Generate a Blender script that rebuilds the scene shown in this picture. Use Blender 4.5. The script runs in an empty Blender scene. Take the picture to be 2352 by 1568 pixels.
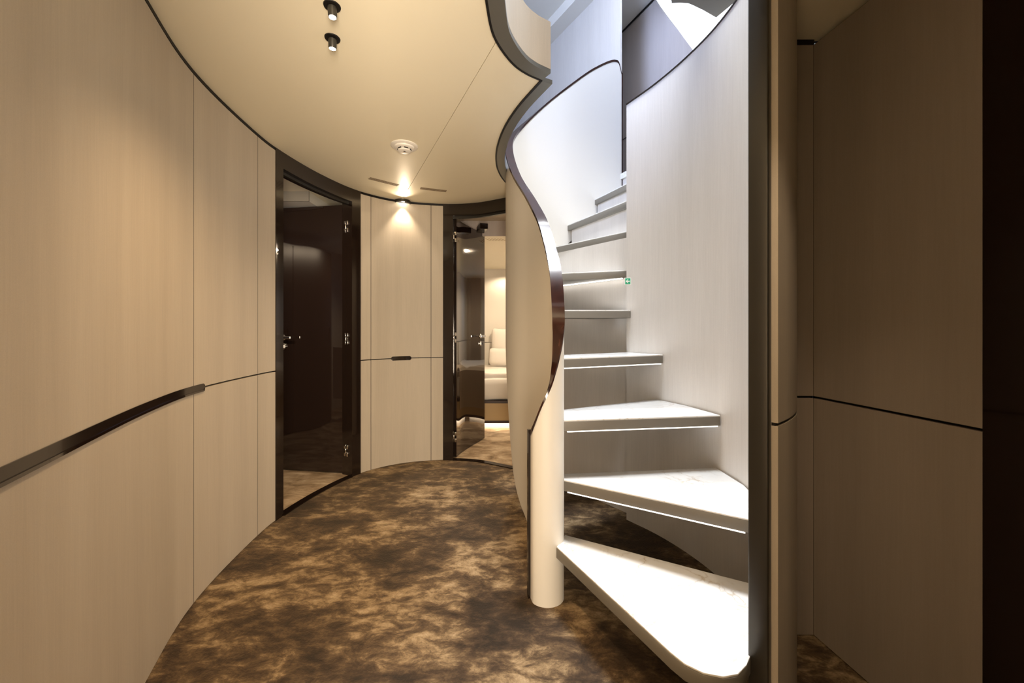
import bpy, bmesh, math, random
from mathutils import Vector, Matrix
from mathutils.geometry import tessellate_polygon
random.seed(7)
SC = bpy.context.scene
COL = SC.collection

# ------------------------------------------------------------------ camera, world, lights, exposure
cam_d = bpy.data.cameras.new('camera')
cam_d.lens = 14.0; cam_d.sensor_width = 36.0; cam_d.shift_y = -32/2352
cam_d.clip_start = 0.02
cam = bpy.data.objects.new('camera', cam_d); COL.objects.link(cam)
cam.location = (0, 0, 1.087); cam.rotation_euler = (math.radians(90), 0, 0)
SC.camera = cam
w = bpy.data.worlds.new('world'); SC.world = w; w.use_nodes = True
w.node_tree.nodes['Background'].inputs[0].default_value = (.75, .85, 1, 1)
w.node_tree.nodes['Background'].inputs[1].default_value = .02
SC.view_settings.view_transform = 'Standard'; SC.view_settings.look = 'None'
SC.view_settings.gamma = 1.0; SC.view_settings.exposure = 0.15
SC.view_settings.use_curve_mapping = False
SC.cycles.max_bounces = 6; SC.cycles.diffuse_bounces = 4; SC.cycles.glossy_bounces = 3; SC.cycles.adaptive_threshold = .05; SC.cycles.transmission_bounces = 2
SC.cycles.caustics_reflective = False; SC.cycles.caustics_refractive = False

WARM = (1.0, .69, .39); WARM2 = (1.0, .78, .54); COOL = (.93, .96, 1.0); DAY = (.52, .65, 1.0); LED = (1.0, .95, .88)

def lamp(kind, name, loc, energy, color, aim=None, size=.05, size_y=None, angle=90, blend=.6, parent=None):
    d = bpy.data.lights.new(name, kind); d.energy = energy; d.color = color
    o = bpy.data.objects.new(name, d); COL.objects.link(o)
    if kind == 'AREA':
        d.size = size
        if size_y: d.shape = 'RECTANGLE'; d.size_y = size_y
    elif kind == 'SPOT':
        d.spot_size = math.radians(angle); d.spot_blend = blend; d.shadow_soft_size = size
    else: d.shadow_soft_size = size
    o.location = loc
    if aim is not None:
        o.rotation_euler = (Vector(aim)-Vector(loc)).to_track_quat('-Z', 'Y').to_euler()
    return o
# stairwell: daylight and ceiling lights of the deck above, plus one added wall fill
lamp('AREA', 'upper_ceiling_light', (.58, 1.75, 4.38), 43, COOL, (.55, 1.75, 0), .6).data.spread = math.radians(78)
lamp('AREA', 'upper_daylight', (-1.15, 1.2, 3.4), 72, DAY, (1.2, 3.9, 4.0), 1.3).data.spread = math.radians(100)
lamp('AREA', 'upper_lounge_light', (.75, 2.75, 4.36), 24, COOL, (.45, 3.0, 2.0), .6)
lamp('AREA', 'mauve_wall_fill', (1.3, 3.5, 4.36), 4, DAY, (1.6, 3.5, 3.0), .3)  # added fill that lifts the mauve wall
# unseen fill added behind the camera to brighten the lobby ceiling and walls
lamp('AREA', 'rear_fill_light', (.36, -1.25, .85), 190, (1.0, .83, .63), (-.2, 1.5, 1.35), 1.0, 1.3)
lamp('SPOT', 'column_fill_spot', (.48, .50, 2.09), 22, WARM2, (.72, 1.03, .95), .02, angle=40, blend=1)  # unseen spot added to lift the column beside the stair post
# bedroom lights
lamp('SPOT', 'bedroom_ceiling_light', (.25, 4.15, 1.94), 72, WARM2, (.25, 4.15, 0), .012, angle=168, blend=.3)
lamp('SPOT', 'bedroom_ceiling_light', (1.4, 4.7, 1.94), 52, WARM2, (1.4, 4.7, 0), .012, angle=168, blend=.3)
lamp('SPOT', 'bedroom_reading_light', (-.1, 5.75, 1.94), 14, WARM2, (-.1, 5.7, 0), .012, angle=150, blend=.5)
lamp('SPOT', 'cabin_ceiling_light', (-1.85, 1.45, 2.05), 75, WARM2, (-1.75, 2.2, 0), .015, angle=160, blend=.5)

# ------------------------------------------------------------------ materials
def mat(name, color, rough=.5, metal=0, coat=0, spec=.5, emit=None, strength=0):
    m = bpy.data.materials.new(name); m.use_nodes = True
    b = m.node_tree.nodes['Principled BSDF']
    b.inputs['Base Color'].default_value = (*color, 1); b.inputs['Roughness'].default_value = rough
    b.inputs['Metallic'].default_value = metal; b.inputs['Coat Weight'].default_value = coat
    b.inputs['Coat Roughness'].default_value = .03
    b.inputs['Specular IOR Level'].default_value = spec
    if emit:
        b.inputs['Emission Color'].default_value = (*emit, 1); b.inputs['Emission Strength'].default_value = strength
    return m
def nodes(m): return m.node_tree.nodes, m.node_tree.links, m.node_tree.nodes['Principled BSDF']
def ramp(n, stops, interp='LINEAR'):
    r = n.new('ShaderNodeValToRGB'); e = r.color_ramp.elements; r.color_ramp.interpolation = interp
    while len(e) < len(stops): e.new(.5)
    for k, (p, c) in zip(e, stops): k.position = p; k.color = (*c, 1)
    return r
def noise(n, l, vec, scale, mapscale=(1, 1, 1), detail=4, rough=.55, dist=0):
    mp = n.new('ShaderNodeMapping'); mp.inputs['Scale'].default_value = mapscale
    l.new(vec, mp.inputs['Vector'])
    t = n.new('ShaderNodeTexNoise'); t.inputs['Scale'].default_value = scale; t.inputs['Detail'].default_value = detail
    t.inputs['Roughness'].default_value = rough; t.inputs['Distortion'].default_value = dist
    l.new(mp.outputs[0], t.inputs['Vector']); return t
def mixc(n, l, fac, a, b, mode='MIX', f=.5):
    x = n.new('ShaderNodeMix'); x.data_type = 'RGBA'; x.blend_type = mode
    x.inputs[0].default_value = f
    if fac is not None: l.new(fac, x.inputs[0])
    for s, v in ((x.inputs[6], a), (x.inputs[7], b)):
        if isinstance(v, tuple): s.default_value = (*v, 1)
        else: l.new(v, s)
    return x.outputs[2]
def veneer(name, dark, light, rough=.62):
    m = mat(name, light, rough); n, l, b = nodes(m)
    g = n.new('ShaderNodeNewGeometry').outputs['Position']
    a = noise(n, l, g, 9, (1, 1, .05), 3); c = noise(n, l, g, 170, (1, 1, .035), 3)
    h = noise(n, l, g, 420, (1, 1, 1), 2)
    r1 = ramp(n, [(.3, dark), (.7, light)]); l.new(a.outputs['Fac'], r1.inputs[0])
    r2 = ramp(n, [(.3, (.94, .94, .94)), (.7, (1, 1, 1))]); l.new(c.outputs['Fac'], r2.inputs[0])
    x = mixc(n, l, None, r1.outputs[0], r2.outputs[0], 'MULTIPLY', 1)
    r3 = ramp(n, [(.3, (.94, .94, .94)), (.7, (1, 1, 1))]); l.new(h.outputs['Fac'], r3.inputs[0])
    x = mixc(n, l, None, x, r3.outputs[0], 'MULTIPLY', 1)
    l.new(x, b.inputs['Base Color'])
    bp = n.new('ShaderNodeBump'); bp.inputs['Strength'].default_value = .06; bp.inputs['Distance'].default_value = .002
    l.new(c.outputs['Fac'], bp.inputs['Height']); l.new(bp.outputs[0], b.inputs['Normal'])
    return m
M = {}
M['veneer'] = veneer('pale_veneer', (.465, .405, .325), (.52, .458, .372))
M['veneer_taupe_shaded'] = veneer('shaded_taupe_veneer', (.27, .225, .185), (.31, .26, .215))  # taupe tone darkened to carry the alcove's shade
M['veneer_light'] = veneer('light_veneer', (.63, .60, .565), (.68, .65, .615))
M['veneer_mauve'] = veneer('mauve_veneer', (.47, .42, .40), (.52, .47, .45))
M['leather'] = mat('cream_leather', (.70, .67, .61), .5)
M['ceil'] = mat('cream_ceiling', (.82, .755, .585), .45)
M['white_ceiling'] = mat('white_ceiling', (.78, .76, .70), .5)
M['black'] = mat('black_gap', (.006, .005, .005), .5, spec=.3)
M['lacquer'] = mat('dark_brown_lacquer', (.014, .008, .006), .04, coat=.6)
M['lacquer_frame'] = mat('dark_frame_lacquer', (.012, .007, .005), .12, coat=.3)
M['bronze'] = mat('dark_bronze', (.055, .052, .045), .38, metal=.6)
M['bronze_trim'] = mat('bronze_trim', (.16, .16, .145), .42, metal=.5)
M['chrome'] = mat('polished_steel', (.75, .72, .68), .16, metal=1)
M['plastic'] = mat('white_plastic', (.8, .77, .72), .4)
M['taupe'] = mat('taupe_edge', (.17, .155, .13), .45)
M['linen'] = mat('white_linen', (.8, .77, .73), .85)
M['throw'] = mat('beige_throw', (.45, .38, .30), .95)
M['bedside'] = mat('tan_leather', (.45, .33, .17), .5)
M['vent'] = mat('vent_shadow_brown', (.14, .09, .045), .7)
M['dark_wood'] = mat('dark_wood', (.035, .018, .012), .3)
M['green'] = mat('sign_green', (.02, .38, .2), .5)
M['white'] = mat('sign_white', (.85, .87, .85), .5)
M['led'] = mat('led_strip', (1, 1, 1), .5, emit=LED, strength=1.8)
M['led_back'] = mat('led_strip_bright', (1, 1, 1), .5, emit=LED, strength=5)
M['led_warm'] = mat('led_strip_warm', (1, 1, 1), .5, emit=WARM2, strength=24)
M['lens'] = mat('lamp_lens', (1, 1, 1), .5, emit=(1, .9, .75), strength=30)
M['glass'] = mat('daylit_pane', (.5, .7, 1), .3, emit=(.35, .6, 1.0), strength=2.2)
M['blind'] = mat('blind_slat', (.10, .12, .16), .5)
# handrail: dark red-brown wood under clear lacquer
m = M['rail'] = mat('handrail_lacquered_wood', (.05, .018, .012), .15, coat=.4)
n, l, b = nodes(m); g = n.new('ShaderNodeNewGeometry').outputs['Position']
t = noise(n, l, g, 7, (6, 6, 1.2), 5, .6, .6)
r = ramp(n, [(.3, (.012, .005, .004)), (.6, (.034, .011, .007)), (.8, (.06, .02, .012))]); l.new(t.outputs['Fac'], r.inputs[0]); l.new(r.outputs[0], b.inputs['Base Color'])
# marble for treads
m = M['marble'] = mat('white_marble', (.85, .85, .84), .22, coat=.3)
n, l, b = nodes(m); g = n.new('ShaderNodeNewGeometry').outputs['Position']
wz = noise(n, l, g, 3.2, (1, 1, 1), 5, .6)
vm = n.new('ShaderNodeVectorMath'); vm.operation = 'MULTIPLY_ADD'; vm.inputs[1].default_value = (.5, .5, .5)
l.new(wz.outputs['Color'], vm.inputs[0]); l.new(g, vm.inputs[2])
vo = n.new('ShaderNodeTexVoronoi'); vo.feature = 'DISTANCE_TO_EDGE'; vo.inputs['Scale'].default_value = 6.5
l.new(vm.outputs[0], vo.inputs['Vector'])
r = ramp(n, [(0, (.52, .45, .36)), (.022, (.70, .68, .65)), (.1, (.77, .77, .76))]); l.new(vo.outputs['Distance'], r.inputs[0])
cl = noise(n, l, g, 5, (1, 1, 1), 4); r2 = ramp(n, [(.35, (0, 0, 0)), (.65, (1, 1, 1))]); l.new(cl.outputs['Fac'], r2.inputs[0])
x = mixc(n, l, r2.outputs[0], r.outputs[0], (.76, .76, .75)); l.new(x, b.inputs['Base Color'])
# carpet: cut silk, brushed in all directions
m = M['carpet'] = mat('brown_silk_carpet', (.2, .13, .07), .75, spec=.25)
n, l, b = nodes(m); g = n.new('ShaderNodeNewGeometry').outputs['Position']
a = noise(n, l, g, 2.5, (1.0, 1.5, 1), 7, .62, .5)
c = noise(n, l, g, 11, (1.0, 1.7, 1), 8, .72, .4)
d = noise(n, l, g, 120, (1, 1, 1), 3, .6)
r1 = ramp(n, [(.40, (.014, .008, .004)), (.46, (.042, .024, .012)), (.51, (.095, .059, .029)), (.56, (.24, .163, .085)), (.63, (.42, .315, .19))])
sm = n.new('ShaderNodeMix'); sm.data_type = 'FLOAT'; sm.inputs[0].default_value = .45
l.new(a.outputs['Fac'], sm.inputs[2]); l.new(c.outputs['Fac'], sm.inputs[3]); l.new(sm.outputs[0], r1.inputs[0])
r2 = ramp(n, [(.25, (.75, .75, .75)), (.75, (1.1, 1.1, 1.1))]); l.new(d.outputs['Fac'], r2.inputs[0])
x = mixc(n, l, None, r1.outputs[0], r2.outputs[0], 'MULTIPLY', 1); l.new(x, b.inputs['Base Color'])
b.inputs['Sheen Weight'].default_value = .25; b.inputs['Sheen Roughness'].default_value = .4; b.inputs['Sheen Tint'].default_value = (.9, .7, .45, 1)
bp = n.new('ShaderNodeBump'); bp.inputs['Strength'].default_value = .35; bp.inputs['Distance'].default_value = .006
l.new(d.outputs['Fac'], bp.inputs['Height']); l.new(bp.outputs[0], b.inputs['Normal'])

# paler cut of the same carpet in the two bedrooms
m = M['carpet_pale'] = mat('beige_silk_carpet', (.4, .3, .2), .8, spec=.2)
n, l, b = nodes(m); g = n.new('ShaderNodeNewGeometry').outputs['Position']
a = noise(n, l, g, 4.5, (1.0, 1.8, 1), 8, .66, .5)
r1 = ramp(n, [(.36, (.17, .115, .065)), (.5, (.33, .24, .15)), (.62, (.50, .39, .265))]); l.new(a.outputs['Fac'], r1.inputs[0]); l.new(r1.outputs[0], b.inputs['Base Color'])

# ------------------------------------------------------------------ helpers
WL = {}          # world location of every object (parents only translate)
def wloc(o): return WL.get(o.name, Vector((0, 0, 0)))
def empty(name, loc):
    o = bpy.data.objects.new(name, None); COL.objects.link(o); o.location = loc; o.empty_display_size = .05
    WL[o.name] = Vector(loc); return o
def tag(o, label=None, cat=None, group=None, kind=None):
    if label: o['label'] = label
    if cat: o['category'] = cat
    if group: o['group'] = group
    if kind: o['kind'] = kind
    return o
def thing(name, label, cat, loc, group=None): return tag(empty(name, loc), label, cat, group)
def obj(name, V, F, material, parent=None, smooth=False, origin=None):
    V = [Vector(v) for v in V]
    if origin is None:
        xs = [v.x for v in V]; ys = [v.y for v in V]; zs = [v.z for v in V]
        origin = Vector(((min(xs)+max(xs))/2, (min(ys)+max(ys))/2, min(zs)))
    me = bpy.data.meshes.new(name); me.from_pydata([v-origin for v in V], [], F)
    me.materials.append(material)
    bm = bmesh.new(); bm.from_mesh(me); bmesh.ops.recalc_face_normals(bm, faces=bm.faces)
    if smooth:
        for f in bm.faces: f.smooth = True
        for e in bm.edges:
            if len(e.link_faces) == 2 and e.calc_face_angle(0) > math.radians(32): e.smooth = False
    bm.to_mesh(me); bm.free()
    o = bpy.data.objects.new(name, me); COL.objects.link(o)
    if parent is not None: o.parent = parent; o.location = origin - wloc(parent)
    else: o.location = origin
    WL[o.name] = Vector(origin); return o
def bevel(o, wdt, seg=2):
    b = o.modifiers.new('bevel', 'BEVEL'); b.width = wdt; b.segments = seg; b.limit_method = 'ANGLE'; b.angle_limit = math.radians(40)
    for p in o.data.polygons: p.use_smooth = True
    b.harden_normals = False
    return o
def join(*parts):
    V, F = [], []
    for v, f in parts:
        k = len(V); V += list(v); F += [tuple(i+k for i in q) for q in f]
    return V, F
def g_box(c, d, ux=(1, 0, 0), uy=(0, 1, 0), uz=(0, 0, 1)):
    c = Vector(c); ux = Vector(ux).normalized()*d[0]/2; uy = Vector(uy).normalized()*d[1]/2; uz = Vector(uz).normalized()*d[2]/2
    V = [c+sx*ux+sy*uy+sz*uz for sz in (-1, 1) for sx, sy in ((-1, -1), (1, -1), (1, 1), (-1, 1))]
    return V, [(0, 3, 2, 1), (4, 5, 6, 7), (0, 1, 5, 4), (1, 2, 6, 5), (2, 3, 7, 6), (3, 0, 4, 7)]
def g_prism(poly, z0, z1):
    n = len(poly); V = [Vector((x, y, z0)) for x, y in poly]+[Vector((x, y, z1)) for x, y in poly]
    tri = tessellate_polygon([[Vector((x, y, 0)) for x, y in poly]])
    F = [tuple(t) for t in tri]+[tuple(i+n for i in t) for t in tri]+[(i, (i+1) % n, (i+1) % n+n, i+n) for i in range(n)]
    return V, F
def g_strip(A, B, zA0, zA1):
    """solid between plan lines A (front) and B (back); bottom and top heights numbers or lists"""
    n = len(A); z0 = zA0 if isinstance(zA0, (list, tuple)) else [zA0]*n; z1 = zA1 if isinstance(zA1, (list, tuple)) else [zA1]*n
    V = []
    for i in range(n):
        V += [Vector((A[i][0], A[i][1], z0[i])), Vector((A[i][0], A[i][1], z1[i])), Vector((B[i][0], B[i][1], z1[i])), Vector((B[i][0], B[i][1], z0[i]))]
    F = [(0, 1, 2, 3), tuple(4*(n-1)+k for k in (3, 2, 1, 0))]
    for i in range(n-1):
        for k in range(4): F.append((4*i+k, 4*i+(k+1) % 4, 4*i+4+(k+1) % 4, 4*i+4+k))
    return V, F
def g_lathe(c, prof, seg=32, axis=(0, 0, 1)):
    q = Vector((0, 0, 1)).rotation_difference(Vector(axis).normalized()); c = Vector(c); V = []; F = []
    for r_, z in prof:
        for k in range(seg):
            a = 2*math.pi*k/seg; V.append(c+q @ Vector((r_*math.cos(a), r_*math.sin(a), z)))
    for i in range(len(prof)-1):
        for k in range(seg): F.append((i*seg+k, i*seg+(k+1) % seg, (i+1)*seg+(k+1) % seg, (i+1)*seg+k))
    F.append(tuple(range(seg-1, -1, -1))); F.append(tuple((len(prof)-1)*seg+k for k in range(seg)))
    return V, F
def catmull(P, n=12):
    P = [list(p) for p in P]; P = [[2*a-b for a, b in zip(P[0], P[1])]]+P+[[2*a-b for a, b in zip(P[-1], P[-2])]]
    out = []
    for i in range(1, len(P)-2):
        p0, p1, p2, p3 = P[i-1:i+3]
        d = [max(1e-6, math.hypot(b[0]-a[0], b[1]-a[1]))**.5 for a, b in ((p0, p1), (p1, p2), (p2, p3))]
        t0 = 0; t1 = d[0]; t2 = t1+d[1]; t3 = t2+d[2]
        for j in range(n):
            t = t1+(t2-t1)*j/n; q = []
            for a, b, c, e in zip(p0, p1, p2, p3):
                A1 = (t1-t)/(t1-t0)*a+(t-t0)/(t1-t0)*b; A2 = (t2-t)/(t2-t1)*b+(t-t1)/(t2-t1)*c; A3 = (t3-t)/(t3-t2)*c+(t-t2)/(t3-t2)*e
                B1 = (t2-t)/(t2-t0)*A1+(t-t0)/(t2-t0)*A2; B2 = (t3-t)/(t3-t1)*A2+(t-t1)/(t3-t1)*A3
                q.append((t2-t)/(t2-t1)*B1+(t-t1)/(t2-t1)*B2)
            out.append(q)
    out.append(P[-2]); return out
def offset(L, d):
    """shift a plan line to its right-hand side by d (number or list)"""
    out = []
    for i, p in enumerate(L):
        a = L[max(0, i-1)]; b = L[min(len(L)-1, i+1)]
        tx, ty = b[0]-a[0], b[1]-a[1]; h = math.hypot(tx, ty) or 1
        k = d[i] if isinstance(d, list) else d
        out.append((p[0]+ty/h*k, p[1]-tx/h*k))
    return out
class Curve:
    def __init__(s, P, n=40):
        s.P = catmull(P, n); s.S = [0]
        for a, b in zip(s.P, s.P[1:]): s.S.append(s.S[-1]+math.hypot(b[0]-a[0], b[1]-a[1]))
    def at(s, u):
        u = min(max(u, 0), s.S[-1]-1e-6)
        for i in range(len(s.S)-1):
            if s.S[i+1] >= u:
                t = (u-s.S[i])/(s.S[i+1]-s.S[i]); return (s.P[i][0]+t*(s.P[i+1][0]-s.P[i][0]), s.P[i][1]+t*(s.P[i+1][1]-s.P[i][1]))
    def tan(s, u):
        a = s.at(u-.02); b = s.at(u+.02); h = math.hypot(b[0]-a[0], b[1]-a[1]); return ((b[0]-a[0])/h, (b[1]-a[1])/h)
    def off(s, u, d):
        p = s.at(u); t = s.tan(u); return (p[0]+t[1]*d, p[1]-t[0]*d)
    def line(s, u0, u1, d=0, step=.035):
        n = max(2, int(abs(u1-u0)/step)+1); return [s.off(u0+(u1-u0)*i/n, d) for i in range(n+1)]
    def slab(s, u0, u1, z0, z1, din, dout): return g_strip(s.line(u0, u1, din), s.line(u0, u1, dout), z0, z1)

# ------------------------------------------------------------------ the setting: lobby shell
H = 2.1
LW = Curve([(-.42, -1.35), (-.45, -.45), (-.62, .2), (-.84, .652), (-1.127, 1.233), (-1.253, 1.568), (-1.325, 2.06), (-1.329, 2.247), (-1.262, 2.64),
            (-1.128, 2.965), (-.9, 3.17), (-.563, 3.262), (-.3, 3.235), (-.075, 3.12), (.13, 3.0)])
fl = tag(obj('floor', *g_prism([(-4, -1.6), (2.6, -1.6), (2.6, 6.3), (-4, 6.3)], -.05, 0), M['carpet']), kind='structure')

tag(obj('floor_cabin', *g_prism(LW.line(3.3, 4.62, -.04)+[(-1.0, 3.3), (-1.0, 4.25), (-3.0, 4.25), (-3.0, .62), (-1.45, .62)], 0, .003), M['carpet_pale']), kind='structure')
tag(obj('floor_bedroom', *g_prism(LW.line(5.2, 5.90, -.04)+[(.3, 3.3), (.9, 3.5), (2.25, 3.5), (2.25, 6.0), (-.65, 6.0), (-.65, 3.4)], 0, .003), M['carpet_pale']), kind='structure')

# curved wall: black backing with veneer panels standing proud of it
SEAM = .842
def panels(name, cuts, backing):
    w_ = tag(obj(name, *LW.slab(cuts[0], cuts[-1], 0, H, -.022, -.07), M['black']), kind='structure')
    for a, c in zip(cuts, cuts[1:]):
        obj('panel', *LW.slab(a+.002, c-.002, .004, SEAM-.0035, 0, -.02), M['veneer'], w_, True)
        obj('panel', *LW.slab(a+.002, c-.002, SEAM+.0035, H-.017, 0, -.02), M['veneer'], w_, True)
    for a in cuts[1:-1]: obj('seam_strip', *LW.slab(a-.0022, a+.0022, .004, H-.017, -.0006, -.0215), M['black'], w_)
    obj('shadow_gap', *LW.slab(cuts[0], cuts[-1], H-.015, H-.001, .001, -.02), M['black'], w_)
    return w_
def grip(s0, s1, z0, z1, parent):
    # routed finger pull with rounded ends, lined in dark lacquer
    n = max(6, int((s1-s0)/.03)); r_ = (z1-z0)/2; zc = (z0+z1)/2; us = [s0+r_*(1-math.cos(math.pi/2*k/5)) for k in range(5)]
    us += [s0+r_+(s1-s0-2*r_)*k/n for k in range(n+1)]+[s1-r_*(1-math.cos(math.pi/2*(4-k)/5)) for k in range(5)]
    hh = [max(.001, math.sqrt(max(0, r_*r_-max(0, r_-(u-s0), r_-(s1-u))**2))) for u in us]
    A = [LW.off(u, .0025) for u in us]; B = [LW.off(u, -.021) for u in us]
    o = obj('finger_pull', *g_strip(A, B, [zc-h for h in hh], [zc+h for h in hh]), M['lacquer_frame'], parent, True)
    us2 = us[3:-3]; hh2 = hh[3:-3]
    obj('pull_lip', *g_strip([LW.off(u, .005) for u in us2], [LW.off(u, .002) for u in us2], [zc-h for h in hh2], [zc-h+.007 for h in hh2]), M['lacquer'], o, True)
wl = panels('wall_left', [0, 1.2, 3.0835, 3.5991, 3.7614], True)
grip(1.55, 3.164, .826, .858, wl)
wb = panels('wall_back', [4.5212, 4.6075, 5.0835, 5.1816], True)
grip(4.7678, 4.9284, .826, .858, wb)

# doors
def frame(name, s0, s1, s2, s3, depth, label, zt=2.005):
    d = tag(empty(name, (*LW.at((s0+s3)/2), 0)), kind='structure')
    obj('jamb', *LW.slab(s0, s1, 0, H-.001, .003, -depth), M['lacquer_frame'], d, True)
    obj('jamb', *LW.slab(s2, s3, 0, H-.001, .003, -depth), M['lacquer_frame'], d, True)
    obj('header', *LW.slab(s1, s2, zt, H-.001, .003, -depth), M['lacquer_frame'], d, True)
    obj('threshold', *LW.slab(s1, s2, 0, .006, .012, -.035), M['lacquer_frame'], d, True)
    obj('door_stop', *LW.slab(s1, s2, zt-.016, zt, -.03, -.05), M['bronze'], d, True)
    return d
def leaf(d, line, th, z0, z1):
    return obj('leaf', *g_strip(line, offset(line, th), z0, z1), M['lacquer'], d, True)
def hinge(lf, c, t, nrm):
    t = Vector(t); nrm = Vector(nrm); c = Vector(c); parts = []
    for sx in (-1, 1):
        for sz in (-1, 1):
            parts.append(g_box(c+t*sx*.013+Vector((0, 0, sz*.027)), (.016, .006, .030), t, nrm))
    parts.append(g_lathe(c-Vector((0, 0, .016))+nrm*.003, [(.004, 0), (.005, .002), (.005, .030), (.004, .032)], 12))
    o = obj('hinge', *join(*parts), M['chrome'], lf); bevel(o, .003); return o
def lever(lf, p, t, nrm, zc, lock_dz=-.065, L=.1):
    t = Vector(t); nrm = Vector(nrm); c = Vector((p[0], p[1], zc))
    a = join(g_lathe(c, [(.022, 0), (.022, .006), (.012, .009), (.010, .045), (.012, .052)], 20, nrm),
             g_box(c+nrm*.048+t*L*.42, (L, .012, .021), t, nrm))
    o = obj('lever_handle', *a, M['chrome'], lf, True); bevel(o, .004)
    k = c+Vector((0, 0, lock_dz))
    e = obj('lock_rosette', *g_lathe(k, [(.024, 0), (.024, .005), (.021, .007)], 24, nrm), M['chrome'], lf, True)
    obj('thumb_turn', *join(g_box(k+nrm*.012-t*.007, (.005, .012, .022), t, nrm), g_box(k+nrm*.012+t*.007, (.005, .012, .022), t, nrm)), M['lacquer_frame'], lf)
d1 = frame('door_1', 3.7614, 3.8244, 4.4459, 4.5212, .10, '')
L1 = [p[:2] for p in catmull([(-1.245, 2.952), (-1.40, 2.975), (-1.59, 3.008), (-1.80, 3.036)], 8)]
lf1 = leaf(d1, L1, .04, .012, 1.995)
lf1['label'] = 'dark glossy door leaf swung into the bedroom'
tA = Vector((.989, -.145, 0)); nA = Vector((-.145, -.989, 0))
for z in (1.827, 1.004, .184):
    tj = LW.tan(4.4459); c = LW.off(4.4459, -.055)
    hinge(lf1, (c[0]-tj[0]*.004, c[1]-tj[1]*.004, z), (tj[1], -tj[0], 0), (-tj[0], -tj[1], 0))
lever(lf1, (-1.735, 3.024), tA, nA, 1.012, -.067)
d2 = frame('door_2', 5.1816, 5.262, 5.88, 5.93, .05, '')
L2 = [p[:2] for p in catmull([(-.462, 3.315), (-.437, 3.44), (-.378, 3.61), (-.2675, 3.885)], 8)]
lf2 = obj('leaf', *g_strip(L2, offset(L2, -.04), .012, 1.998), M['lacquer'], d2, True)
lf2['label'] = 'dark mirror-gloss door leaf standing open'
for z in (1.83, 1.005, .19):
    tj = LW.tan(5.262); c = LW.off(5.262, -.004)
    hinge(lf2, (c[0]+tj[0]*.006, c[1]+tj[1]*.006, z), (tj[1]*.3+tj[0]*.95, -tj[0]*.3+tj[1]*.95, 0), (tj[1], -tj[0], 0))
tB = Vector((-.373, -.928, 0)); nB = Vector((.928, -.373, 0))
lever(lf2, (-.302, 3.80), tB, nB, 1.005, -.07, .09)

# stair wall: a curved wall that wraps the stairs from the near post to its free end behind tread five
SWI = Curve([(.632, 1.048), (.71, 1.115), (.80, 1.22), (.873, 1.38), (.906, 1.55), (.897, 1.74), (.845, 1.92), (.757, 2.10), (.648, 2.255)])
N_ = 48
us = [SWI.S[-1]*i/N_ for i in range(N_+1)]
A = [SWI.off(u, 0) for u in us]; B = [SWI.off(u, .044) for u in us]
ztop = [2.405+(2.345-2.405)*max(0, (i/N_-.5)/.5)**1.5 for i in range(N_+1)]
ws = tag(obj('wall_stair', *g_strip(A, B, 0, ztop), M['veneer_light'], None, True), kind='structure')
A2 = [SWI.off(u, -.003) for u in us]; B2 = [SWI.off(u, .047) for u in us]
obj('cap_strip', *g_strip(A2, B2, ztop, [z+.008 for z in ztop]), M['lacquer_frame'], ws, True)
# outer skin in the darker corridor veneer, upper and lower panel with the seam between
C1 = [SWI.off(u, .0445) for u in us[:30]]; C2 = [SWI.off(u, .059) for u in us[:30]]
obj('panel', *g_strip(C1, C2, .004, SEAM-.004), M['veneer'], ws, True)
obj('panel', *g_strip(C1, C2, SEAM+.004, H-.017), M['veneer'], ws, True)
obj('seam_strip', *g_strip(C1, [SWI.off(u, .053) for u in us[:30]], SEAM-.004, SEAM+.004), M['black'], ws, True)
obj('shadow_gap', *g_strip(C1, [SWI.off(u, .055) for u in us[:30]], H-.017, H-.001), M['black'], ws, True)
# near end post
t0 = SWI.tan(.01); p0 = SWI.at(0)
T0 = Vector((t0[0], t0[1], 0)); N0 = Vector((t0[1], -t0[0], 0)); P0 = Vector((*p0, 0))
tr = tag(obj('trim_1', *g_box(P0-T0*.012+N0*.0215+Vector((0, 0, 1.2)), (.024, .047, 2.4), T0, N0), M['bronze']), kind='structure')
bevel(tr, .004)

# right-hand alcove
def flat_panel(name, a, c, z0, z1, th, m_, parent):
    a = Vector((*a, 0)); c = Vector((*c, 0)); t = (c-a).normalized(); nn = Vector((t.y, -t.x, 0)); L = (c-a).length
    return obj(name, *g_box((a+c)/2-nn*th/2+Vector((0, 0, (z0+z1)/2)), (L, th, z1-z0), t, nn), m_, parent)
ra = (1.064, 1.405); rb = (1.122, .95)
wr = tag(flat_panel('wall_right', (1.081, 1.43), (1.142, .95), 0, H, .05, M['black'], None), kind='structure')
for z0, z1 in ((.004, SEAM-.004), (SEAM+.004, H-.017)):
    flat_panel('panel', ra, rb, z0, z1, .016, M['veneer_taupe_shaded'], wr)
    obj('panel', *g_box((1.013, 1.414, (z0+z1)/2), (.10, .018, z1-z0)), M['veneer_taupe_shaded'], wr)
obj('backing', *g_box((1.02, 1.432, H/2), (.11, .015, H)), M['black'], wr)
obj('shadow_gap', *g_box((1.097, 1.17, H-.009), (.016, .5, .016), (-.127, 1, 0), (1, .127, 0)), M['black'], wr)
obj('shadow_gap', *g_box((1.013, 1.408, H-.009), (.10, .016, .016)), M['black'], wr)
d3 = tag(empty('door_3', (1.15, .6, 0)), kind='structure')
o = obj('jamb', *g_box((1.155, .905, H/2), (.07, .085, H)), M['lacquer_frame'], d3)
o = obj('leaf', *g_box((1.185, .40, 1.0), (.04, .92, 2.0)), M['lacquer'], d3)
obj('header', *g_box((1.17, .40, 2.05), (.06, .92, .1)), M['lacquer_frame'], d3)
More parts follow.
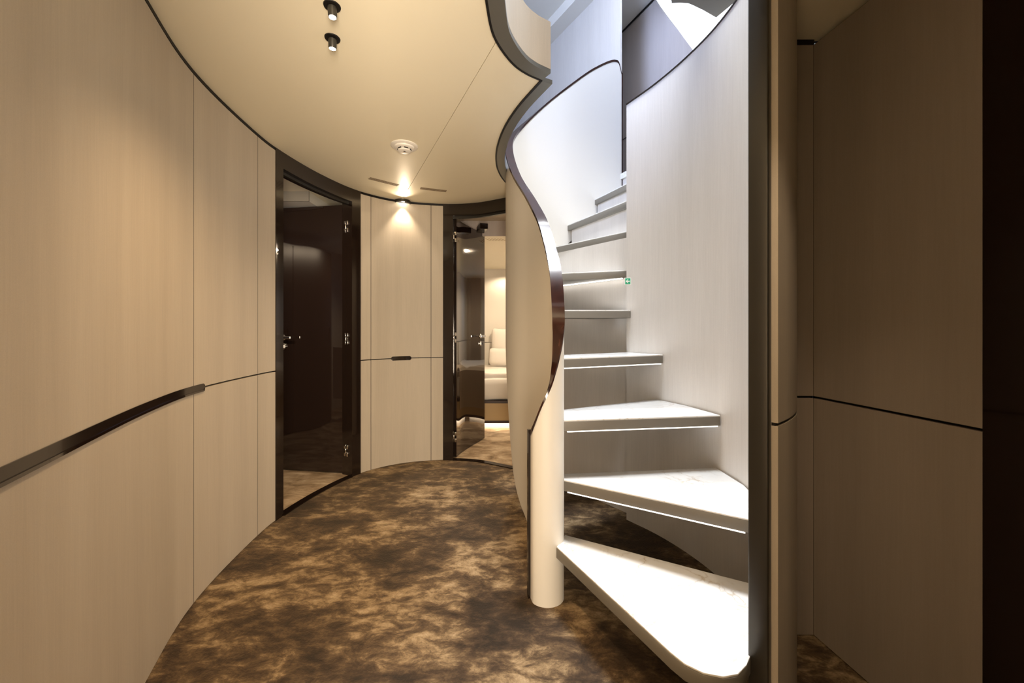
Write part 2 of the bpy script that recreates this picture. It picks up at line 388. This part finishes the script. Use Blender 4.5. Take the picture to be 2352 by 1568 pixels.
obj('jamb', *g_box((1.155, -.10, H/2), (.07, .08, H)), M['lacquer_frame'], d3)
wf = tag(obj('wall_front', *g_box((.4, -1.38, H/2), (1.9, .05, H)), M['veneer']), kind='structure')
# unseen partition added to keep the rear fill off alcove, newel and near wall
wdw_ = tag(obj('wall_light_blocker', *g_box((.69, .08, H/2), (.94, .04, H)), M['veneer']), kind='structure')
obj('return', *g_box((-.47, .08, H/2), (.34, .04, H)), M['veneer'], wdw_)
obj('blocker_top', *g_box((-.04, .08, 2.05), (.64, .04, .10)), M['veneer'], wdw_)
tag(obj('wall_right_rear', *g_box((1.2, -.75, H/2), (.05, 1.25, H)), M['veneer']), kind='structure')

# ceiling with the stair opening; two sheets meeting at a fine joint
OPEN_N = [p[:2] for p in catmull([(.60, .93), (.45, .845), (.25, .82), (.07, .90), (-.035, 1.03), (-.076, 1.18), (-.076, 1.26), (-.059, 1.388), (.0067, 1.527), (.06, 1.585), (.122, 1.628)], 8)]
OPEN_F = [p[:2] for p in catmull([(.122, 1.628), (.028, 1.825), (-.035, 2.006), (-.076, 2.197), (-.0935, 2.377), (-.087, 2.56), (-.045, 2.76), (.03, 2.93), (.10, 3.0)], 8)]
JO = (-.055, 1.40); JW = (-.852, 3.125)
k = min(range(len(OPEN_N)), key=lambda i: math.hypot(OPEN_N[i][0]-JO[0], OPEN_N[i][1]-JO[1]))
sj = min((i*.01 for i in range(400, 560)), key=lambda u: math.hypot(LW.at(u)[0]-JW[0], LW.at(u)[1]-JW[1]))
jd = Vector((JW[0]-JO[0], JW[1]-JO[1], 0)).normalized(); jn = (jd.y*.0012, -jd.x*.0012)
near = LW.line(0, sj, .0)
outer = [SWI.off(u, .05) for u in us]
pA = near+[(OPEN_N[k][0]-jn[0], OPEN_N[k][1]-jn[1])]+OPEN_N[:k][::-1]+[SWI.off(.0, -.01), SWI.off(0, .06), (.75, 1.08), (.85, 1.2), (.93, 1.41), (1.1, 1.41), (1.14, .95), (1.2, .2), (1.2, -1.36)]
pA[len(near)-1] = (near[-1][0]-jn[0], near[-1][1]-jn[1])
far = LW.line(sj, LW.S[-1], 0)
pB = [(far[0][0]+jn[0], far[0][1]+jn[1])]+far[1:]+OPEN_F[::-1][1:]+OPEN_N[k+1:-1][::-1]+[(OPEN_N[k][0]+jn[0], OPEN_N[k][1]+jn[1])]
ce = tag(obj('ceiling', *g_prism([(-.6, -1.5), (-1.4, 1.2), (-1.45, 2.4), (-.9, 3.3), (-.1, 3.2), (-.12, 2.3), (-.1, 2.0), (.08, 1.62), (-.1, 1.3), (-.12, 1.1), (.1, .8), (.4, .72), (.62, .8), (.7, .95), (.9, 1.2), (1.0, 1.45), (1.3, 1.45), (1.3, -1.5)], H+.022, H+.05), M['black']), kind='structure')
obj('ceiling_sheet', *g_prism(pA, H, H+.02), M['ceil'], ce)
obj('ceiling_sheet', *g_prism(pB, H, H+.02), M['ceil'], ce)
# metal trim round the opening, with a black reveal, and the upholstered edge of the deck above it
t2 = tag(obj('trim_2', *g_strip(OPEN_N, offset(OPEN_N, .056), H-.004, H+.012), M['bronze_trim'], None, True), kind='structure')
obj('reveal_strip', *g_strip(offset(OPEN_N, -.005), offset(OPEN_N, .003), H-.0055, H), M['black'], t2, True)
OF2 = OPEN_F
t3 = tag(obj('trim_3', *g_strip(OF2, offset(OF2, .05), H-.004, H+.012), M['bronze_trim'], None, True), kind='structure')
obj('reveal_strip', *g_strip(offset(OF2, -.006), offset(OF2, .003), H-.0055, H), M['black'], t3, True)
IN = offset(OPEN_N, .056)
wd = tag(obj('wall_deck_edge', *g_strip(IN, offset(OPEN_N, .03), H+.013, 2.30), M['veneer'], None, True), kind='structure')

# ------------------------------------------------------------------ upper deck seen through the stairwell
UC = 4.47
def upper_wall(name, a, c, z0, z1, m_, th=.05):
    return tag(flat_panel(name, a, c, z0, z1, th, m_, None), kind='structure')
uw = upper_wall('wall_upper_left', (-.35, 5.95), (1.0, 3.675), 2.37, UC, M['veneer_light'], .02)
um = upper_wall('wall_upper_back', (1.06, 5.0), (2.5, 1.78), 2.37, UC, M['veneer_mauve'])
flat_panel('seam_strip', (1.055, 5.0), (2.495, 1.78), 3.222, 3.23, -.002, M['black'], um)
flat_panel('shadow_gap', (1.055, 5.0), (2.495, 1.78), UC-.022, UC, -.004, M['black'], um)
uc = tag(obj('ceiling_upper', *g_box((.8, 2.5, UC+.02), (4.2, 7.2, .04)), M['white_ceiling']), kind='structure')
flat_panel('cornice', (-.25, 5.78), (.94, 3.78), UC-.11, UC, -.16, M['white_ceiling'], uc)
tag(obj('floor_upper', *g_prism([(.905, 3.335), (1.13, 2.80), (1.35, 2.3), (2.9, 2.3), (2.9, 5.9), (.9, 5.9)], 2.325, 2.37), M['marble']), kind='structure')
tag(obj('wall_upper_near', *g_box((.8, -.6, 3.4), (4.2, .05, 2.2)), M['veneer_light']), kind='structure')
tag(obj('wall_upper_port', *g_box((-1.25, 2.5, 3.4), (.05, 6.3, 2.2)), M['veneer_light']), kind='structure')
tag(obj('wall_upper_starboard', *g_box((2.75, 2.3, 3.4), (.05, 7, 2.2)), M['veneer_light']), kind='structure')

# ------------------------------------------------------------------ staircase
RISE = .237
st = thing('winding_staircase', 'white marble winding staircase with solid cream balustrade and dark wooden handrail', 'staircase', (.45, 1.9, 0))
# balustrade: x, y, top, bottom, thickness along the stair side
RB = [(.0735, 1.605, .66, 0, .012), (.085, 1.568, .70, 0, .014), (.115, 1.548, .785, 0, .018), (.155, 1.546, .874, 0, .025), (.187, 1.562, .985, 0, .035),
      (.207, 1.592, 1.087, 0, .042), (.2115, 1.64, 1.20, 0, .045), (.211, 1.72, 1.322, 0, .045), (.2, 1.83, 1.449, 0, .045), (.178, 1.99, 1.607, 0, .045),
      (.13, 2.2, 1.787, 0.01, .045), (.05, 2.42, 2.007, .22, .045), (.006, 2.62, 2.232, .85, .045), (.012, 2.78, 2.40, 1.15, .045), (.09, 2.93, 2.576, 1.4, .045),
      (.25, 3.055, 2.79, 1.55, .045), (.444, 3.15, 2.991, 1.75, .045), (.68, 3.255, 3.207, 1.98, .045), (.86, 3.315, 3.308, 2.15, .045), (.895, 3.325, 3.29, 2.18, .045), (.917, 3.331, 3.21, 2.2, .045)]
R_ = catmull(RB, 10)
O_ = [(p[0], p[1]) for p in R_]; th = [-p[4] for p in R_]; zt = [p[2] for p in R_]; zb = [max(0, p[3]) for p in R_]
I_ = offset(O_, th)
guard = obj('balustrade', *g_strip(O_, I_, zb, [z-.012 for z in zt]), M['leather'], st, True)
OR = offset(O_, .003); IR = offset(O_, [t-.004 for t in th])
obj('handrail', *g_strip(OR, IR, [z-.012 for z in zt], [z+.006 for z in zt]), M['rail'], st, True)
# vertical dark edges
e0 = Vector((*O_[0], 0)); e1 = Vector((*I_[0], 0)); ed = Vector((*O_[1], 0))-e0; ed.normalize()
obj('edge_trim', *g_box((e0+e1)/2-ed*.002+Vector((-.006, 0, .338)), (.016, .020, .676), ed, (e1-e0)), M['lacquer_frame'], st)
e0 = Vector((*O_[-1], 0)); e1 = Vector((*I_[-1], 0)); ed = e0-Vector((*O_[-2], 0)); ed.normalize()
obj('edge_trim', *g_box((e0+e1)/2+ed*.004+Vector((0, 0, 2.70)), (.010, .052, 1.03), ed, (e1-e0)), M['rail'], st)

def offp(a, c, d):
    t = Vector((c[0]-a[0], c[1]-a[1], 0)).normalized(); return (-t.y*d, t.x*d)
TR = {
 1: [(.172, 1.548), (.415, 1.044), (.437, 1.008), (.472, .981), (.514, .970), (.556, .978), (.592, 1.004), (.615, 1.028), (.70, 1.105), (.80, 1.224), (.835, 1.298), (.789, 1.327), (.216, 1.636)],
 2: [(.205, 1.607), (.758, 1.275), (.812, 1.243), (.870, 1.383), (.903, 1.55), (.893, 1.742), (.208, 1.669)],
 3: [(.205, 1.615), (.895, 1.709), (.842, 1.917), (.757, 2.096), (.205, 1.812)],
 4: [(.200, 1.800), (.778, 2.052), (.756, 2.098), (.652, 2.248), (.18, 1.985)],
 5: [(.125, 2.217), (.662, 2.222), (.672, 2.31), (.52, 2.50), (.06, 2.395)],
 6: [(.020, 2.545), (.69, 2.31), (.70, 2.37), (.19, 2.975), (.10, 2.93), (.015, 2.78), (.01, 2.62)],
 7: [(.16, 2.99), (.685, 2.36), (.76, 2.275), (.87, 2.29), (.757, 2.536), (.455, 3.15), (.25, 3.055)],
 8: [(.438, 3.15), (.737, 2.526), (.845, 2.30), (.97, 2.32), (1.03, 2.49), (.859, 2.884), (.695, 3.262)],
 9: [(.676, 3.256), (.839, 2.874), (1.0, 2.49), (1.2, 2.5), (1.3, 2.45), (1.15, 2.8), (.93, 3.332), (.86, 3.315)],
}
TH = .045
for kk, poly in TR.items():
    zt_ = RISE*kk
    t = obj('tread', *g_prism(poly, zt_-TH, zt_-.006), M['taupe'], st); bevel(t, .002)
    c = Vector((sum(p[0] for p in poly)/len(poly), sum(p[1] for p in poly)/len(poly)))
    ins = [(p[0]+(c.x-p[0])*.004, p[1]+(c.y-p[1])*.004) for p in poly]
    s_ = obj('stone_top', *g_prism(ins, zt_-.006, zt_), M['marble'], t); bevel(s_, .0015)
    if 2 <= kk <= 4:
        a = Vector((*poly[0], 0)); c2 = Vector((*poly[1], 0)); dr = (c2-a).normalized(); nb = Vector((-dr.y, dr.x, 0))
        pa = a+(c2-a)*(.03 if kk < 5 else .06); pb = a+(c2-a)*.985; ib = .006 if kk < 5 else .012
        obj('light_strip', *g_box((pa+pb)/2+nb*ib+Vector((0, 0, zt_-TH-.0025)), ((pb-pa).length, .008 if kk < 5 else .016, .005), dr, nb), M['led'], t)
    if kk == 6:                                                # strip tucked in at the back, against the tall riser
        a = Vector((.645, 2.33, 0)); c2 = Vector((.30, 2.80, 0))
        dr = (c2-a).normalized(); nb = Vector((-dr.y, dr.x, 0))
        obj('light_strip', *g_box((a+c2)/2+Vector((0, 0, zt_-TH-.0025)), ((c2-a).length, .010, .005), dr, nb), M['led_back'], t)
# risers: the one behind treads five and six runs down to the floor
def riser(a, c, z0, z1, th_=.02):
    t = Vector((c[0]-a[0], c[1]-a[1], 0)).normalized(); nb = Vector((-t.y, t.x, 0)); A_ = Vector((*a, 0)); C_ = Vector((*c, 0))
    return obj('riser', *g_box((A_+C_)/2+nb*th_/2+Vector((0, 0, (z0+z1)/2)), ((C_-A_).length, th_, z1-z0), t, nb), M['veneer_light'], st)
riser((.19, 2.99), (.672, 2.335), 0, RISE*7-TH)
riser((.470, 3.135), (.775, 2.50), RISE*7, RISE*8-TH)
riser((.700, 3.245), (.865, 2.875), RISE*8, RISE*9-TH)
riser((.925, 3.33), (1.14, 2.83), RISE*9, 2.325)

# flight continuing above: curved stringer and two treads
fu = thing('upper_staircase', 'curved white stringer and underside of the flight above the stairwell', 'staircase', (1.3, 2.2, 2.37))
C0 = (.17, 1.65)
ang = [math.radians(-10+i*2.5) for i in range(40)]
HZ = [(-20, 1.9), (20, 2.52), (40.87, 2.79), (42.38, 2.875), (44.53, 2.965), (46.85, 3.058), (49.2, 3.145), (50.93, 3.235), (60, 3.62), (100, 5.2)]
def zh(a_):
    d_ = math.degrees(a_)
    for (p, z0), (q_, z1) in zip(HZ, HZ[1:]):
        if d_ <= q_: return z0+(z1-z0)*(d_-p)/(q_-p)
Lu = [(C0[0]+1.25*math.cos(a_), C0[1]+1.25*math.sin(a_)) for a_ in ang]; Lo = [(C0[0]+1.31*math.cos(a_), C0[1]+1.31*math.sin(a_)) for a_ in ang]
obj('stringer', *g_strip(Lu, Lo, [min(4.4, zh(a_)) for a_ in ang], [min(4.46, zh(a_)+1.0) for a_ in ang]), M['leather'], fu, True)
obj('tread', *g_prism([(.70, 1.75), (.858, 2.144), (.869, 2.165), (.912, 2.162), (.960, 2.166), (.991, 2.179), (1.062, 2.212), (1.161, 2.265), (1.24, 2.08), (1.32, 1.75)], 2.85, 2.90), M['taupe'], fu)

# ------------------------------------------------------------------ ceiling fittings
def downlight(x, y, aim, label, energy, angle=80, group='round ceiling downlights'):
    t = thing('downlight', label, 'light', (x, y, H), group)
    obj('recess_ring', *g_lathe((x, y, H-.004), [(.0, 0), (.020, 0), (.025, .001), (.026, .004)], 32), M['black'], t, True)
    ax = (Vector(aim)-Vector((x, y, H))).normalized()
    p = Vector((x, y, H-.004))
    obj('barrel', *g_lathe(p, [(.0135, 0), (.0135, .026), (.012, .030), (.0115, .030)], 24, ax), M['bronze'], t, True)
    obj('lens', *g_lathe(p+ax*.0302, [(.0105, 0), (.0105, .0012)], 24, ax), M['lens'], t)
    s_ = lamp('SPOT', 'downlight_beam', (0, 0, 0), energy, WARM, None, .012, angle=angle, blend=1)
    s_.parent = t; s_.location = p+ax*.034-Vector((x, y, H)); s_.rotation_euler = ax.to_track_quat('-Z', 'Y').to_euler()
    return t
downlight(-.629, 1.395, (-.74, 1.68, 0), 'black-ringed ceiling downlight, the farther of the pair toward the doors', 42, 124)
downlight(-.567, 1.255, (-.52, 1.40, 0), 'black-ringed ceiling downlight at the top edge, nearer of the pair', 30, 118)
# wall-washer tucked under the ceiling
ww = thing('wall_washer', 'small dark hooded spotlight at the top of the curved wall panel', 'light', (*LW.off(4.86, .02), H))
u_ = 4.86; tw = LW.tan(u_); nw = Vector((tw[1], -tw[0], 0)); tw = Vector((tw[0], tw[1], 0)); pc = Vector((*LW.off(u_, .0), 0))
arc = [pc+tw*(.062*math.cos(math.pi*k/12))+nw*(.058*math.sin(math.pi*k/12)) for k in range(13)]
arcI = [pc+tw*(.054*math.cos(math.pi*k/12))+nw*(.050*math.sin(math.pi*k/12)) for k in range(13)]
obj('hood', *g_strip([p[:2] for p in arc], [p[:2] for p in arcI], H-.022, H-.0005), M['bronze'], ww, True)
obj('lens', *g_lathe(pc+nw*.024+Vector((0, 0, H-.010)), [(.020, 0), (.020, .004)], 20), M['lens'], ww)
q = pc+nw*.036
lamp('SPOT', 'wall_washer_beam', (q.x, q.y, H-.03), 12, (1, .80, .58), tuple(q-nw*.02), .012, angle=84, blend=.8)
lamp('SPOT', 'wall_washer_uplight', (q.x+nw.x*.03, q.y+nw.y*.03, H-.05), 6, (1, .78, .54), (-.68, 2.0, H+.0), .012, angle=100, blend=1)
# smoke detector
sx, sy = -.60, 2.22
sd = thing('smoke_detector', 'round white smoke detector on the cream ceiling', 'detector', (sx, sy, H))
dn = (0, 0, -1)
obj('base', *g_lathe((sx, sy, H), [(.074, 0), (.074, .004), (.068, .008), (.058, .009)], 40, dn), M['plastic'], sd, True)
obj('body', *g_lathe((sx, sy, H-.009), [(.056, 0), (.054, .007), (.047, .011), (.036, .012)], 40, dn), M['plastic'], sd, True)
obj('sensor_cap', *g_lathe((sx, sy, H-.021), [(.030, 0), (.036, .005), (.035, .011), (.028, .014), (.012, .015)], 40, dn), M['plastic'], sd, True)
for k_ in range(6):
    a_ = k_*math.pi/3; obj('vent_slot', *g_box((sx+.036*math.cos(a_), sy+.036*math.sin(a_), H-.022), (.022, .003, .005), (-math.sin(a_), math.cos(a_), 0), (math.cos(a_), math.sin(a_), 0)), M['black'], sd)
obj('indicator', *g_box((sx+.004, sy-.012, H-.0365), (.011, .006, .002)), M['black'], sd)
def vent(a, c, label):
    a = Vector((*a, H)); c = Vector((*c, H)); t = (c-a).normalized(); nn = Vector((-t.y, t.x, 0)); L = (c-a).length
    v = thing('ceiling_vent', label, 'vent', tuple((a+c)/2), 'slotted ceiling air vents')
    for k_ in range(4):
        obj('slot', *g_box((a+c)/2+nn*(k_*.0115)-Vector((0, 0, .0006)), (L, .0045, .0014), t, nn), M['vent'], v)
vent((-.957, 2.687), (-.80, 2.826), 'slotted air vent in the ceiling to the left of the hooded spotlight')
vent((-.661, 2.879), (-.4826, 2.943), 'slotted air vent in the ceiling to the right of the hooded spotlight')

# exit sign on the end of the stair wall
es = thing('exit_sign', 'small square green sign with a white left arrow on the stair wall', 'sign', (.643, 2.205, 1.325))
fx = Vector((.985, -.17, 0)); fn = Vector((-.17, -.985, 0)); ec = Vector((.646, 2.222, 1.345))
obj('plate', *g_box(ec, (.036, .002, .040), fx, fn), M['white'], es)
obj('green_face', *g_box(ec+fn*.0013, (.028, .001, .033), fx, fn), M['green'], es)
def arrow():
    P = [(-.011, 0), (-.001, .0105), (.0035, .0105), (-.004, .0025), (.011, .0025), (.011, -.0025), (-.004, -.0025), (.0035, -.0105), (-.001, -.0105)]
    V = [ec+fx*x+Vector((0, 0, z))+fn*.0018 for x, z in P]+[ec+fx*x+Vector((0, 0, z))+fn*.0024 for x, z in P]
    tri = tessellate_polygon([[Vector((x, z, 0)) for x, z in P]]); n_ = len(P)
    return V, [tuple(t) for t in tri]+[tuple(i+n_ for i in t) for t in tri]+[(i, (i+1) % n_, (i+1) % n_+n_, i+n_) for i in range(n_)]
obj('arrow', *arrow(), M['white'], es)

# ------------------------------------------------------------------ bedroom beyond the right-hand door
def room(name, c, d, m_): return tag(obj(name, *g_box(c, d), m_), kind='structure')
room('wall_bedroom_back', (.75, 6.03, 1.05), (3.1, .05, 2.1), M['leather'])
room('wall_bedroom_left', (-.68, 4.72, 1.05), (.05, 2.6, 2.1), M['veneer'])
room('wall_bedroom_right', (2.25, 4.7, 1.05), (.05, 2.65, 2.1), M['veneer'])
wbf = tag(obj('wall_bedroom_front', *g_strip([(.135, 3.02), (.22, 3.13), (.44, 3.26), (.9, 3.42), (2.25, 3.45)], [(.135, 3.06), (.20, 3.17), (.44, 3.3), (.9, 3.46), (2.25, 3.49)], 0, 2.1), M['veneer']), kind='structure')
cb = tag(obj('ceiling_bedroom', *g_box((.8, 4.95, 1.99), (2.9, 2.2, .04)), M['ceil']), kind='structure')
obj('upper_ceiling', *g_prism([(-.65, 3.3), (-.1, 3.2), (.08, 3.1), (.2, 3.2), (.44, 3.32), (.9, 3.47), (2.3, 3.5), (2.3, 4.05), (-.65, 4.05)], 2.115, 2.145), M['veneer'], cb)
obj('fascia', *g_box((.8, 3.845, 2.045), (2.9, .012, .15)), M['veneer_mauve'], cb)
obj('door_closer', *g_box((-.27, 3.60, 1.985), (.07, .16, .05), (1, .3, 0), (-.3, 1, 0)), M['lacquer_frame'], cb)
for k_ in range(6): obj('vent_slot', *g_box((-.24+k_*.03, 4.0, 1.969), (.006, .11, .002), (1, -.5, 0), (.5, 1, 0)), M['bedside'], cb)
obj('wall_seam', *g_box((.75, 6.0, .865), (3.0, .004, .006)), M['black'], bpy.data.objects['wall_bedroom_back'])

def soft(name, c, d, r_, m_, parent=None, amp=0, seed=0, sub=10, droop=0):
    """padded block: rounded, subdivided, slightly uneven"""
    bm = bmesh.new(); bmesh.ops.create_cube(bm, size=1)
    bmesh.ops.scale(bm, vec=d, verts=bm.verts)
    bmesh.ops.bevel(bm, geom=bm.edges[:], offset=min(r_, min(d)*.49), segments=4, affect='EDGES', profile=.6)
    bmesh.ops.subdivide_edges(bm, edges=[e for e in bm.edges if e.calc_length() > .12], cuts=sub, use_grid_fill=True)
    rn = random.Random(seed); ph = [rn.uniform(0, 6) for _ in range(6)]
    for v in bm.verts:
        x, y, z = v.co
        k_ = amp*(math.sin(x*13+ph[0]+y*7)+math.sin(y*17+ph[1])+.6*math.sin(z*31+x*23+ph[2]))
        v.co += Vector((k_*.4*(1 if x > 0 else -1), k_*.4*(1 if y > 0 else -1), k_))
    V = [v.co+Vector(c) for v in bm.verts]; bm.verts.index_update(); F = [tuple(v.index for v in f.verts) for f in bm.faces]; bm.free()
    return obj(name, V, F, m_, parent, True)
def bed(x0, x1, y0, y1, label, seed, rail_glow=True):
    b_ = thing('bed', label, 'bed', ((x0+x1)/2, (y0+y1)/2, 0), 'bedroom beds'); cx_, cy_ = (x0+x1)/2, (y0+y1)/2; W_, L_ = x1-x0, y1-y0
    obj('plinth', *g_box((cx_, cy_, .04), (W_-.12, L_-.12, .08)), M['linen'], b_)
    obj('base', *g_box((cx_, cy_, .19), (W_, L_, .19)), M['bedside'], b_)
    for z in (.088, .298): obj('band', *g_box((cx_, cy_, z), (W_+.012, L_+.012, .026)), M['dark_wood'], b_)
    if rail_glow: obj('glow_strip', *g_box((cx_, y0+.035, .071), (W_-.1, .012, .008)), M['led_warm'], b_)
    soft('mattress', (cx_, cy_, .425), (W_-.02, L_-.02, .24), .07, M['linen'], b_, .004, seed)
    soft('folded_duvet', (cx_, y0+.30, .565), (W_+.005, .50, .07), .03, M['linen'], b_, .004, seed+1)
    obj('headboard', *g_box((cx_, y1+.03, .56), (W_+.3, .05, .60)), M['leather'], b_)
    return b_
bed(-.47, .42, 4.22, 5.90, 'white bed on a tan leather base, seen through the right-hand doorway', 3)
bed(1.05, 1.95, 4.2, 5.90, 'white bed in the far corner of the bedroom, seen only in the door gloss', 8)
def pillow(c, d, tilt, label, seed):
    o = soft('pillow', (0, 0, 0), d, .06, M['linen'], None, .006, seed, 6); tag(o, label, 'pillow', 'bed pillows')
    for v in o.data.vertices:
        fx_ = 1-.45*(abs(v.co.x)/(d[0]/2))**4; fz_ = 1-.45*(abs(v.co.z-d[2]/2)/(d[2]/2))**4; v.co.y *= fx_*fz_
    o.location = c; o.rotation_euler = (math.radians(tilt), 0, random.uniform(-.1, .1)); return o
pillow((-.02, 5.50, .555), (.60, .15, .24), 0, 'low white pillow lying in front of the upright one', 21)
pillow((-.02, 5.73, .55), (.56, .17, .52), -12, 'large upright white pillow leaning on the headboard', 22)
pth = [(4.192, .20), (4.190, .35), (4.192, .50), (4.20, .60), (4.225, .632), (4.30, .642), (4.45, .640), (4.60, .634)]
V_ = []; F_ = []
for q, xx in enumerate([.02+.28*k_/8 for k_ in range(9)]):
    for (y_, z_) in pth: V_.append(Vector((xx, y_-.003*math.sin(q*1.9), z_)))
    for (y_, z_) in pth: V_.append(Vector((xx, y_-(.012 if z_ < .62 else 0)-.003*math.sin(q*1.9), z_+(.012 if z_ >= .6 else 0))))
nP = 2*len(pth)
ring = list(range(len(pth)))+list(range(nP-1, len(pth)-1, -1))
for q in range(8):
    for k_ in range(nP): F_.append((q*nP+ring[k_], q*nP+ring[(k_+1) % nP], (q+1)*nP+ring[(k_+1) % nP], (q+1)*nP+ring[k_]))
F_.append(tuple(ring)); F_.append(tuple(8*nP+k_ for k_ in ring[::-1]))
tag(obj('throw_blanket', V_, F_, M['throw'], None, True), 'ribbed beige throw draped over the foot of the bed', 'blanket')
# window with a slatted blind, mirrored in the door
def window(name, x, y0, y1, z0, z1, sgn):
    wdw = tag(empty(name, (x, (y0+y1)/2, z0)), kind='structure')
    obj('pane', *g_box((x, (y0+y1)/2, (z0+z1)/2), (.01, y1-y0, z1-z0)), M['glass'], wdw)
    for yy in (y0, y1): obj('frame', *g_box((x-sgn*.02, yy, (z0+z1)/2), (.06, .05, z1-z0+.1)), M['lacquer_frame'], wdw)
    for zz in (z0, z1): obj('frame', *g_box((x-sgn*.02, (y0+y1)/2, zz), (.06, y1-y0, .05)), M['lacquer_frame'], wdw)
    bl = thing('blind', 'dark slatted blind across the '+('right' if sgn > 0 else 'left')+' bedroom window', 'blind', (x-sgn*.04, (y0+y1)/2, z0))
    n_ = 14
    for k_ in range(n_): obj('slat', *g_box((x-sgn*.045, (y0+y1)/2, z0+.05+(z1-z0-.1)*k_/(n_-1)), (.004, y1-y0-.06, .014)), M['blind'], bl)
    obj('roller', *g_box((x-sgn*.05, (y0+y1)/2, z1-.06), (.04, y1-y0-.05, .10)), M['blind'], bl)
window('window_1', 2.22, 4.7, 5.8, .95, 1.8, 1)

# ------------------------------------------------------------------ bedroom behind the left-hand door
room('wall_cabin_far', (-2.0, 4.25, 1.05), (2.1, .05, 2.1), M['veneer'])
room('wall_cabin_left', (-3.0, 2.4, 1.05), (.05, 3.7, 2.1), M['veneer'])
wcn = room('wall_cabin_near', (-2.15, .6, 1.05), (1.7, .05, 2.1), M['veneer'])
room('wall_cabin_right', (-1.02, 3.75, 1.05), (.05, 1.0, 2.1), M['veneer'])
cc = tag(obj('ceiling_cabin', *g_prism([(-3.0, .6), (-1.3, .6), (-1.45, 1.5), (-1.5, 2.4), (-1.3, 3.0), (-1.0, 3.3), (-1.0, 4.25), (-3.0, 4.25)], 2.08, 2.1), M['ceil']), kind='structure')
obj('bulkhead', *g_box((-1.86, 3.12, 2.043), (.76, .42, .072)), M['white_ceiling'], cc)
obj('bulkhead_face', *g_box((-1.86, 2.905, 2.043), (.76, .008, .074)), M['taupe'], cc)
wd2 = thing('wardrobe', 'dark wooden wardrobe mirrored in the left-hand door gloss', 'wardrobe', (-2.72, 2.5, 0))
obj('body', *g_box((-2.74, 2.65, .975), (.44, 2.0, 1.93)), M['dark_wood'], wd2)
for k_ in range(4):
    dd = obj('door', *g_box((-2.509, 1.90+k_*.5, .975), (.02, .494, 1.9)), M['dark_wood'], wd2)
    obj('handle', *g_box((-2.495, 1.70+k_*.5, 1.0), (.012, .014, .16)), M['black'], dd)
bed(-2.40, -1.72, .70, 1.50, 'white bed in the dark bedroom, glimpsed only in the left door gloss', 15)
def window_n(name, x0, x1, y, z0, z1):
    wdw = tag(empty(name, ((x0+x1)/2, y, z0)), kind='structure')
    obj('pane', *g_box(((x0+x1)/2, y, (z0+z1)/2), (x1-x0, .01, z1-z0)), M['glass'], wdw)
    for xx in (x0, x1): obj('frame', *g_box((xx, y+.02, (z0+z1)/2), (.05, .06, z1-z0+.1)), M['lacquer_frame'], wdw)
    for zz in (z0, z1): obj('frame', *g_box(((x0+x1)/2, y+.02, zz), (x1-x0, .06, .05)), M['lacquer_frame'], wdw)
    bl = thing('blind', 'dark slatted blind across the left bedroom window', 'blind', ((x0+x1)/2, y+.04, z0))
    for k_ in range(14): obj('slat', *g_box(((x0+x1)/2, y+.045, z0+.05+(z1-z0-.1)*k_/13), (x1-x0-.06, .004, .014)), M['blind'], bl)
window_n('window_2', -2.5, -1.75, .635, .95, 1.8)
